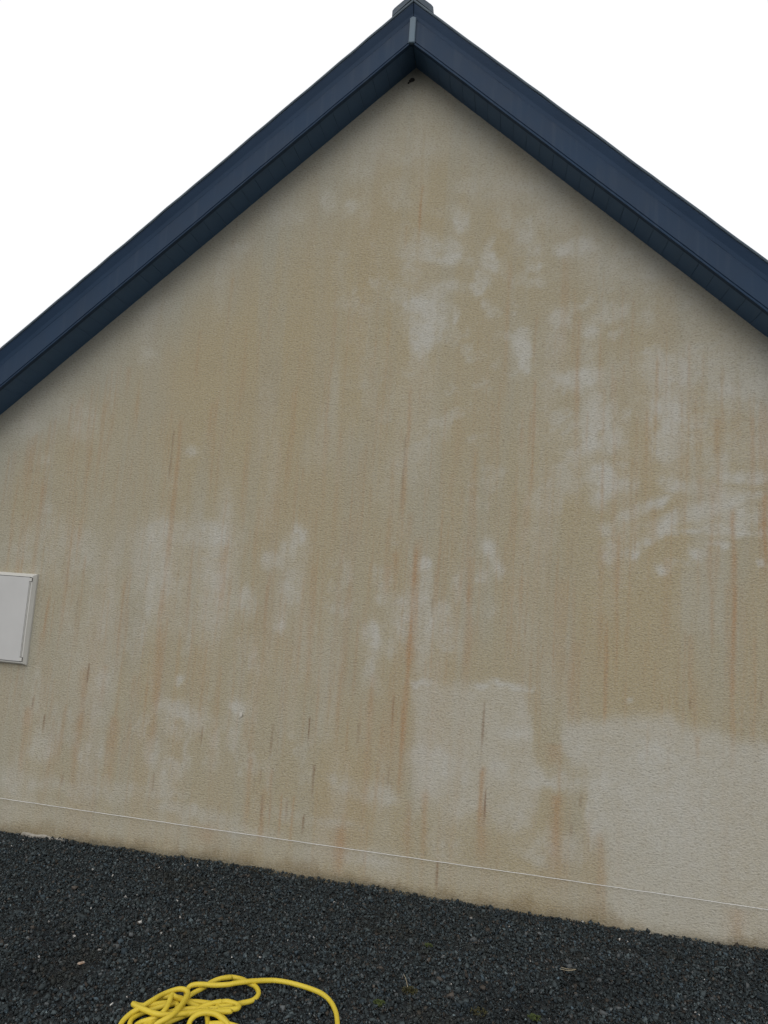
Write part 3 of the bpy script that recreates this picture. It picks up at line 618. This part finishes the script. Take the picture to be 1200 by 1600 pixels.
# loose flake of render
bm = bmesh.new()
fx_, fz_ = WP['flake']
ring = [bm.verts.new((fx_ + 0.010 * math.cos(a) * random.uniform(0.7, 1.1), -0.003 - 0.003 * (1 - math.sin(a)), fz_ + 0.013 * math.sin(a) * random.uniform(0.7, 1.1))) for a in np.linspace(0, 2 * math.pi, 9)[:-1]]
bm.faces.new(ring)
ext = bmesh.ops.extrude_face_region(bm, geom=bm.faces[:])
for g in ext['geom']:
    if isinstance(g, bmesh.types.BMVert): g.co.y += 0.003
bmesh.ops.recalc_face_normals(bm, faces=bm.faces)
me = bpy.data.meshes.new('render_flake'); bm.to_mesh(me); bm.free()
link('render_flake', me, M_flake, house)

# eaves of the gable: soffit boards, fascia, verge
XR = XE + 0.35
cs = 1 / math.sqrt(1 + T * T)
pitch_x = 0.100 * cs                                              # a board is 10 cm along the slope
nb = int(XR / pitch_x)
for side in (-1, 1):
    base = None
    for k in range(nb):
        if base is None:
            # board: local u down the slope, shallow V joints on both long edges
            W = 0.100; pr = [(0.0003, 0.0014), (0.0020, 0.0), (W - 0.0020, 0.0), (W - 0.0003, 0.0014), (W - 0.0004, 0.014), (0.0004, 0.014)]
            v = []; f = []
            for y in (-D + 0.021, 0.004):
                for (s, h) in pr:
                    v.append((side * (s * cs + h * T * cs), y, -s * T * cs + h * cs))
            f = [tuple(range(6)), tuple(range(6, 12))] + [(i, (i + 1) % 6, 6 + (i + 1) % 6, 6 + i) for i in range(6)]
            base = from_py('soffit_board', v, f); base.materials.append(M_soffit)
        o = bpy.data.objects.new('soffit_board', base); COL.objects.link(o); o.parent = house
        o.location = (side * k * pitch_x, 0, HA - T * k * pitch_x + random.uniform(-0.0006, 0.0006))
        o.rotation_euler = (random.uniform(-0.004, 0.004), 0, 0)
    fas = [(-D - 0.0055, -0.013), (-D - 0.0065, -0.008), (-D - 0.001, 0.001), (-D + 0.004, 0.005), (-D + 0.004, 0.009), (-D, 0.012), (-D, 0.128),
           (-D + 0.0018, 0.130), (-D + 0.0018, 0.148), (-D + 0.018, 0.148), (-D + 0.018, -0.013)]
    link('fascia', rake_mesh('fascia', fas, side, 0.0015, XR, 30, 0.0006), M_fascia, house)
    trim = [(-D + 0.0014, 0.1485), (-D - 0.008, 0.170), (-D - 0.020, 0.190), (-OV + 0.002, ZF), (-OV, ZF + 0.005),
            (-OV + 0.014, ZF + 0.005), (-OV + 0.014, ZF + 0.001), (-D + 0.018, ZF - 0.004), (-D + 0.018, 0.1485)]
    cap = [(-OV - 0.005, ZF + 0.0055), (-OV - 0.007, ZF + 0.010), (-OV - 0.006, ZF + 0.021), (-OV + 0.002, ZF + 0.026), (-OV + 0.030, ZF + 0.026), (-OV + 0.030, ZF + 0.0145), (-OV + 0.0155, ZF + 0.0145), (-OV + 0.0155, ZF + 0.0055)]
    link('verge_cap', rake_mesh('verge_cap', cap, side, 0.0012, XR + 0.02, 40, 0.0012), M_cap, house)
    link('verge_trim', rake_mesh('verge_trim', trim, side, 0.0015, XR + 0.02, 30, 0.0007), M_under, house)
    deck = [(-OV + 0.016, ZF + 0.001), (-OV + 0.016, ZF + 0.014), (DEPTH + OV, ZF + 0.014), (DEPTH + OV, ZF + 0.001)]
    link('roof_deck', rake_mesh('roof_deck', deck, side, 0.001, XR), M_under, house)
    # courses of slate, each tilted a little over the one below
    v = []; f = []
    course = 0.11 * cs * 2
    nc = int(XR / course)
    for k in range(nc + 1):
        s0, s1 = k * course, min((k + 1) * course + 0.02, XR + 0.03)
        b = len(v)
        for y in (-OV + 0.035, DEPTH + OV):
            for (s, h0, h1) in ((s0, 0.015, 0.018), (s1, 0.019, 0.024)):
                v += [(side * s, y, HA + ZF + h0 - T * s), (side * s, y, HA + ZF + h1 - T * s)]
        f += [(b, b + 1, b + 3, b + 2), (b + 4, b + 5, b + 7, b + 6), (b + 1, b + 3, b + 7, b + 5), (b, b + 2, b + 6, b + 4), (b + 2, b + 3, b + 7, b + 6), (b, b + 1, b + 5, b + 4)]
    link('slates', from_py('slates', v, f), M_slate, house)

# cover strip over the joint of the two fascia boards
bm = bmesh.new()
xs_, zt_ = 0.0175, HA + 0.146
outl = [(-xs_, HA - 0.020), (xs_ * 0.9, HA - 0.022), (xs_, HA - 0.016), (xs_, zt_ - 0.010), (0, zt_), (-xs_, zt_ - 0.010)]
fr = [bm.verts.new((a, -D - 0.016, b)) for a, b in outl]
bk = [bm.verts.new((a * 1.02, -D - 0.0005, b)) for a, b in outl]
bm.faces.new(fr); bm.faces.new(bk[::-1])
for i in range(len(fr)):
    j = (i + 1) % len(fr); bm.faces.new((fr[i], bk[i], bk[j], fr[j]))
bmesh.ops.recalc_face_normals(bm, faces=bm.faces)
bmesh.ops.bevel(bm, geom=[e for e in bm.edges if all(abs(v.co.y + D + 0.016) < 1e-5 for v in e.verts)], offset=0.003, segments=2, affect='EDGES')
me = bpy.data.meshes.new('joint_strip'); bm.to_mesh(me); bm.free()
link('joint_strip', me, M_strip, house)

# ridge tiles
hw_, rt = 0.119, ZF + 0.034
prof = [(-hw_, -T * hw_ - 0.012), (-hw_, -T * hw_ + 0.024), (-hw_ + 0.012, -T * (hw_ - 0.012) + 0.030), (-0.02, -T * 0.02 + 0.030), (0, 0.024), (0.02, -T * 0.02 + 0.030), (hw_ - 0.012, -T * (hw_ - 0.012) + 0.030), (hw_, -T * hw_ + 0.024), (hw_, -T * hw_ - 0.012), (0, -0.004)]
n = len(prof); v = []
for y, sc in ((0, 1.0), (0.40, 0.97)):
    v += [(a * sc, y, b) for a, b in prof]
f = [tuple(range(n)), tuple(range(n, 2 * n))] + [(i, (i + 1) % n, n + (i + 1) % n, n + i) for i in range(n)]
rme = from_py('ridge_tile', v, f); rme.materials.append(M_slate)
k = 0
y = -OV - 0.006
while y < DEPTH:
    o = bpy.data.objects.new('ridge_tile', rme); COL.objects.link(o); o.parent = house
    o.location = (random.uniform(-0.002, 0.002), y, HA + rt + random.uniform(0, 0.003))
    y += 0.403

# dark clump under the apex
bm = bmesh.new()
nx_, nz_ = WP['nest']
for (dx, dz, r) in ((0.005, 0.005, 0.0125), (-0.006, -0.002, 0.009), (-0.016, -0.013, 0.007), (0.013, 0.006, 0.008)):
    g = bmesh.ops.create_icosphere(bm, subdivisions=2, radius=r)
    for v_ in g['verts']:
        v_.co = v_.co * random.uniform(0.75, 1.2); v_.co.y *= 0.7
        v_.co += Vector((nx_ + dx, -0.004, nz_ + dz))
me = bpy.data.meshes.new('dirt_clump'); bm.to_mesh(me); bm.free()
o = link('dirt_clump', me, M_dirt)
tag(o, 'small dark clump stuck to the wall just below the roof peak', 'dirt clump')

# ------------------------------------------------------------------ meter box
bx1, bz0, bz1 = BOXR
bx0 = bx1 - 0.46
mb = empty('meter_box', ((bx0 + bx1) / 2, 0, bz0))
tag(mb, 'white plastic meter box with a flat door fixed to the stained wall', 'meter box')
cx, cz = (bx0 + bx1) / 2, bz0
# frame: a chamfered rim round the door
rings = [(0.0, 0.004), (0.0, -0.012), (0.011, -0.034), (0.018, -0.036), (0.018, -0.022)]
v = []; f = []
for (ins, y) in rings:
    v += [(bx0 + ins - cx, y, 0 + ins), (bx1 - ins - cx, y, 0 + ins), (bx1 - ins - cx, y, bz1 - bz0 - ins), (bx0 + ins - cx, y, bz1 - bz0 - ins)]
for k in range(len(rings) - 1):
    for i in range(4):
        j = (i + 1) % 4
        f.append((4 * k + i, 4 * k + j, 4 * k + 4 + j, 4 * k + 4 + i))
f.append((0, 3, 2, 1))
link('frame', from_py('frame', v, f), M_box, mb)
w_, h_ = bx1 - bx0, bz1 - bz0
link('back_plate', box_mesh('back_plate', bx0 - cx + 0.019, bx1 - cx - 0.019, -0.026, -0.004, 0.019, h_ - 0.019), M_gap, mb)
dr = link('door', box_mesh('door', bx0 - cx + 0.0215, bx1 - cx - 0.0285, -0.037, -0.0265, 0.0215, h_ - 0.0215, 0.0015), M_door, mb)
hb = link('hinge_bar', box_mesh('hinge_bar', bx1 - cx - 0.0245, bx1 - cx - 0.0205, -0.0385, -0.0265, 0.048, h_ - 0.048, 0.0015), M_box, mb)
for zz in (0.0235, h_ - 0.0235 - 0.0215):
    hg = link('hinge', box_mesh('hinge', bx1 - cx - 0.0270, bx1 - cx - 0.0120, -0.0410, -0.0265, zz, zz + 0.0215, 0.0015), M_box, mb)
    link('hinge_gap', box_mesh('hinge_gap', bx1 - cx - 0.0285, bx1 - cx - 0.0105, -0.0375, -0.0262, zz - 0.002, zz + 0.0235), M_gap, hg)
bm = bmesh.new()
bmesh.ops.create_cone(bm, cap_ends=True, segments=20, radius1=0.011, radius2=0.010, depth=0.006, matrix=Matrix.Translation((bx0 - cx + 0.06, -0.0395, h_ / 2)) @ Matrix.Rotation(math.pi / 2, 4, 'X'))
me = bpy.data.meshes.new('lock'); bm.to_mesh(me); bm.free()
link('lock', me, M_gap, dr)

# ------------------------------------------------------------------ string along the foot of the wall
V_, F_ = [], []
pts = [(-2.90, 0.002, ZS + 0.004), (-2.88, -0.011, ZS + 0.004)]
for xx in np.linspace(-2.86, 2.80, 90):
    pts.append((xx, -0.012 + 0.0006 * math.sin(xx * 9), ZS + 0.0025 * math.sin(xx * 1.1) + 0.0005 * math.sin(xx * 31)))
pts += [(2.82, -0.011, ZS), (2.84, 0.002, ZS)]
tube(pts, 0.0013, 6, V_, F_)
o = link('string_line', from_py('string_line', V_, F_, True), M_string)
tag(o, 'thin white string stretched along the foot of the wall', 'string')

# ------------------------------------------------------------------ yellow hose
V_, F_ = [], []
for st in HOSE:
    path = spline(st, 9)
    path[:, 2] = np.maximum(path[:, 2], 0.0075)
    tube(path, 0.0088, 12, V_, F_)
o = link('hose', from_py('hose', V_, F_, True), M_hose)
tag(o, 'tangled yellow rubber hose lying in loose loops on the dark gravel', 'hose')


# ------------------------------------------------------------------ bits lying on the gravel
def tuft(key, mat, rad, nb, hgt, label, name='moss_clump', cat='moss'):
    cx, cy, _ = GP[key]
    r = random.Random(key); v = []; f = []
    for _ in range(nb):
        a = r.uniform(0, 6.283); rr = rad * math.sqrt(r.random())
        x = rr * math.cos(a) * 1.25; y = rr * math.sin(a); h = hgt * (1.1 - rr / rad) * r.uniform(0.5, 1.2) + 0.003
        d = r.uniform(0, 6.283); wd = r.uniform(0.0012, 0.0026); ln = r.uniform(0.002, 0.007)
        b = len(v)
        px, py = wd * math.sin(d), -wd * math.cos(d)
        v += [(x - px, y - py, h * 0.2), (x + px, y + py, h * 0.2), (x + px + ln * math.cos(d), y + py + ln * math.sin(d), h), (x - px + ln * math.cos(d), y - py + ln * math.sin(d), h * 0.9)]
        f.append((b, b + 1, b + 2, b + 3))
    me = bpy.data.meshes.new(name); me.from_pydata(v, [], f); me.update()
    o = link(name, me, mat); o.location = (cx, cy, float(ground_z(np.array([cx]), np.array([cy]))[0]) - 0.001)
    return tag(o, label, cat, 'small moss clumps growing in the gravel')


tuft('moss1', M_moss, 0.018, 170, 0.010, 'bright green moss clump in the gravel nearest the end of the yellow hose')
tuft('moss2', M_mossb, 0.026, 200, 0.008, 'brownish moss clump in the gravel beside a single dry straw')
tuft('moss3', M_moss, 0.016, 90, 0.006, 'sparse green moss clump in the gravel, the one closest to the wall')
tuft('moss4', M_moss, 0.020, 120, 0.008, 'green moss clump in the gravel farthest to the right of the hose')
tuft('moss5', M_mossb, 0.026, 110, 0.006, 'dull brown moss clump in the gravel, rightmost of the brown ones')


def straw(key, segs, label):
    cx, cy, _ = GP[key]; V_, F_ = [], []
    for pts in segs:
        tube(spline([(a, b, c) for a, b, c in pts], 4), 0.0011, 5, V_, F_)
    o = link('straw', from_py('straw', V_, F_, True), M_straw); o.location = (cx, cy, float(ground_z(np.array([cx]), np.array([cy]))[0]) + 0.003)
    return tag(o, label, 'straw', 'dry straws on the gravel')


straw('straw1', [[(-0.012, 0.045, 0.004), (0.002, 0.01, 0.006), (0.014, -0.03, 0.003)]], 'single straight dry straw lying by the brown moss clump')
straw('straw2', [[(-0.035, 0.0, 0.003), (0.0, -0.006, 0.005), (0.03, 0.012, 0.004)], [(-0.03, 0.012, 0.004), (0.0, 0.004, 0.006), (0.034, 0.018, 0.003)]], 'forked dry straw lying on the gravel at the right near the wall')
cx, cy, _ = GP['shard']
v = [(-0.022, -0.012, 0), (0.004, -0.016, 0.002), (0.026, 0.010, 0.004), (0.008, 0.017, 0.002), (-0.016, -0.006, 0.010), (0.004, -0.010, 0.012), (0.020, 0.010, 0.015), (0.006, 0.012, 0.011)]
o = link('wood_chip', from_py('wood_chip', v, [(0, 1, 2, 3), (4, 5, 6, 7), (0, 1, 5, 4), (1, 2, 6, 5), (2, 3, 7, 6), (3, 0, 4, 7)]), M_chip)
o.location = (cx, cy, float(ground_z(np.array([cx]), np.array([cy]))[0]) + 0.001); o.scale = (0.55, 0.55, 0.55)
tag(o, 'small pale and orange chip lying on the gravel left of the hose', 'wood chip')
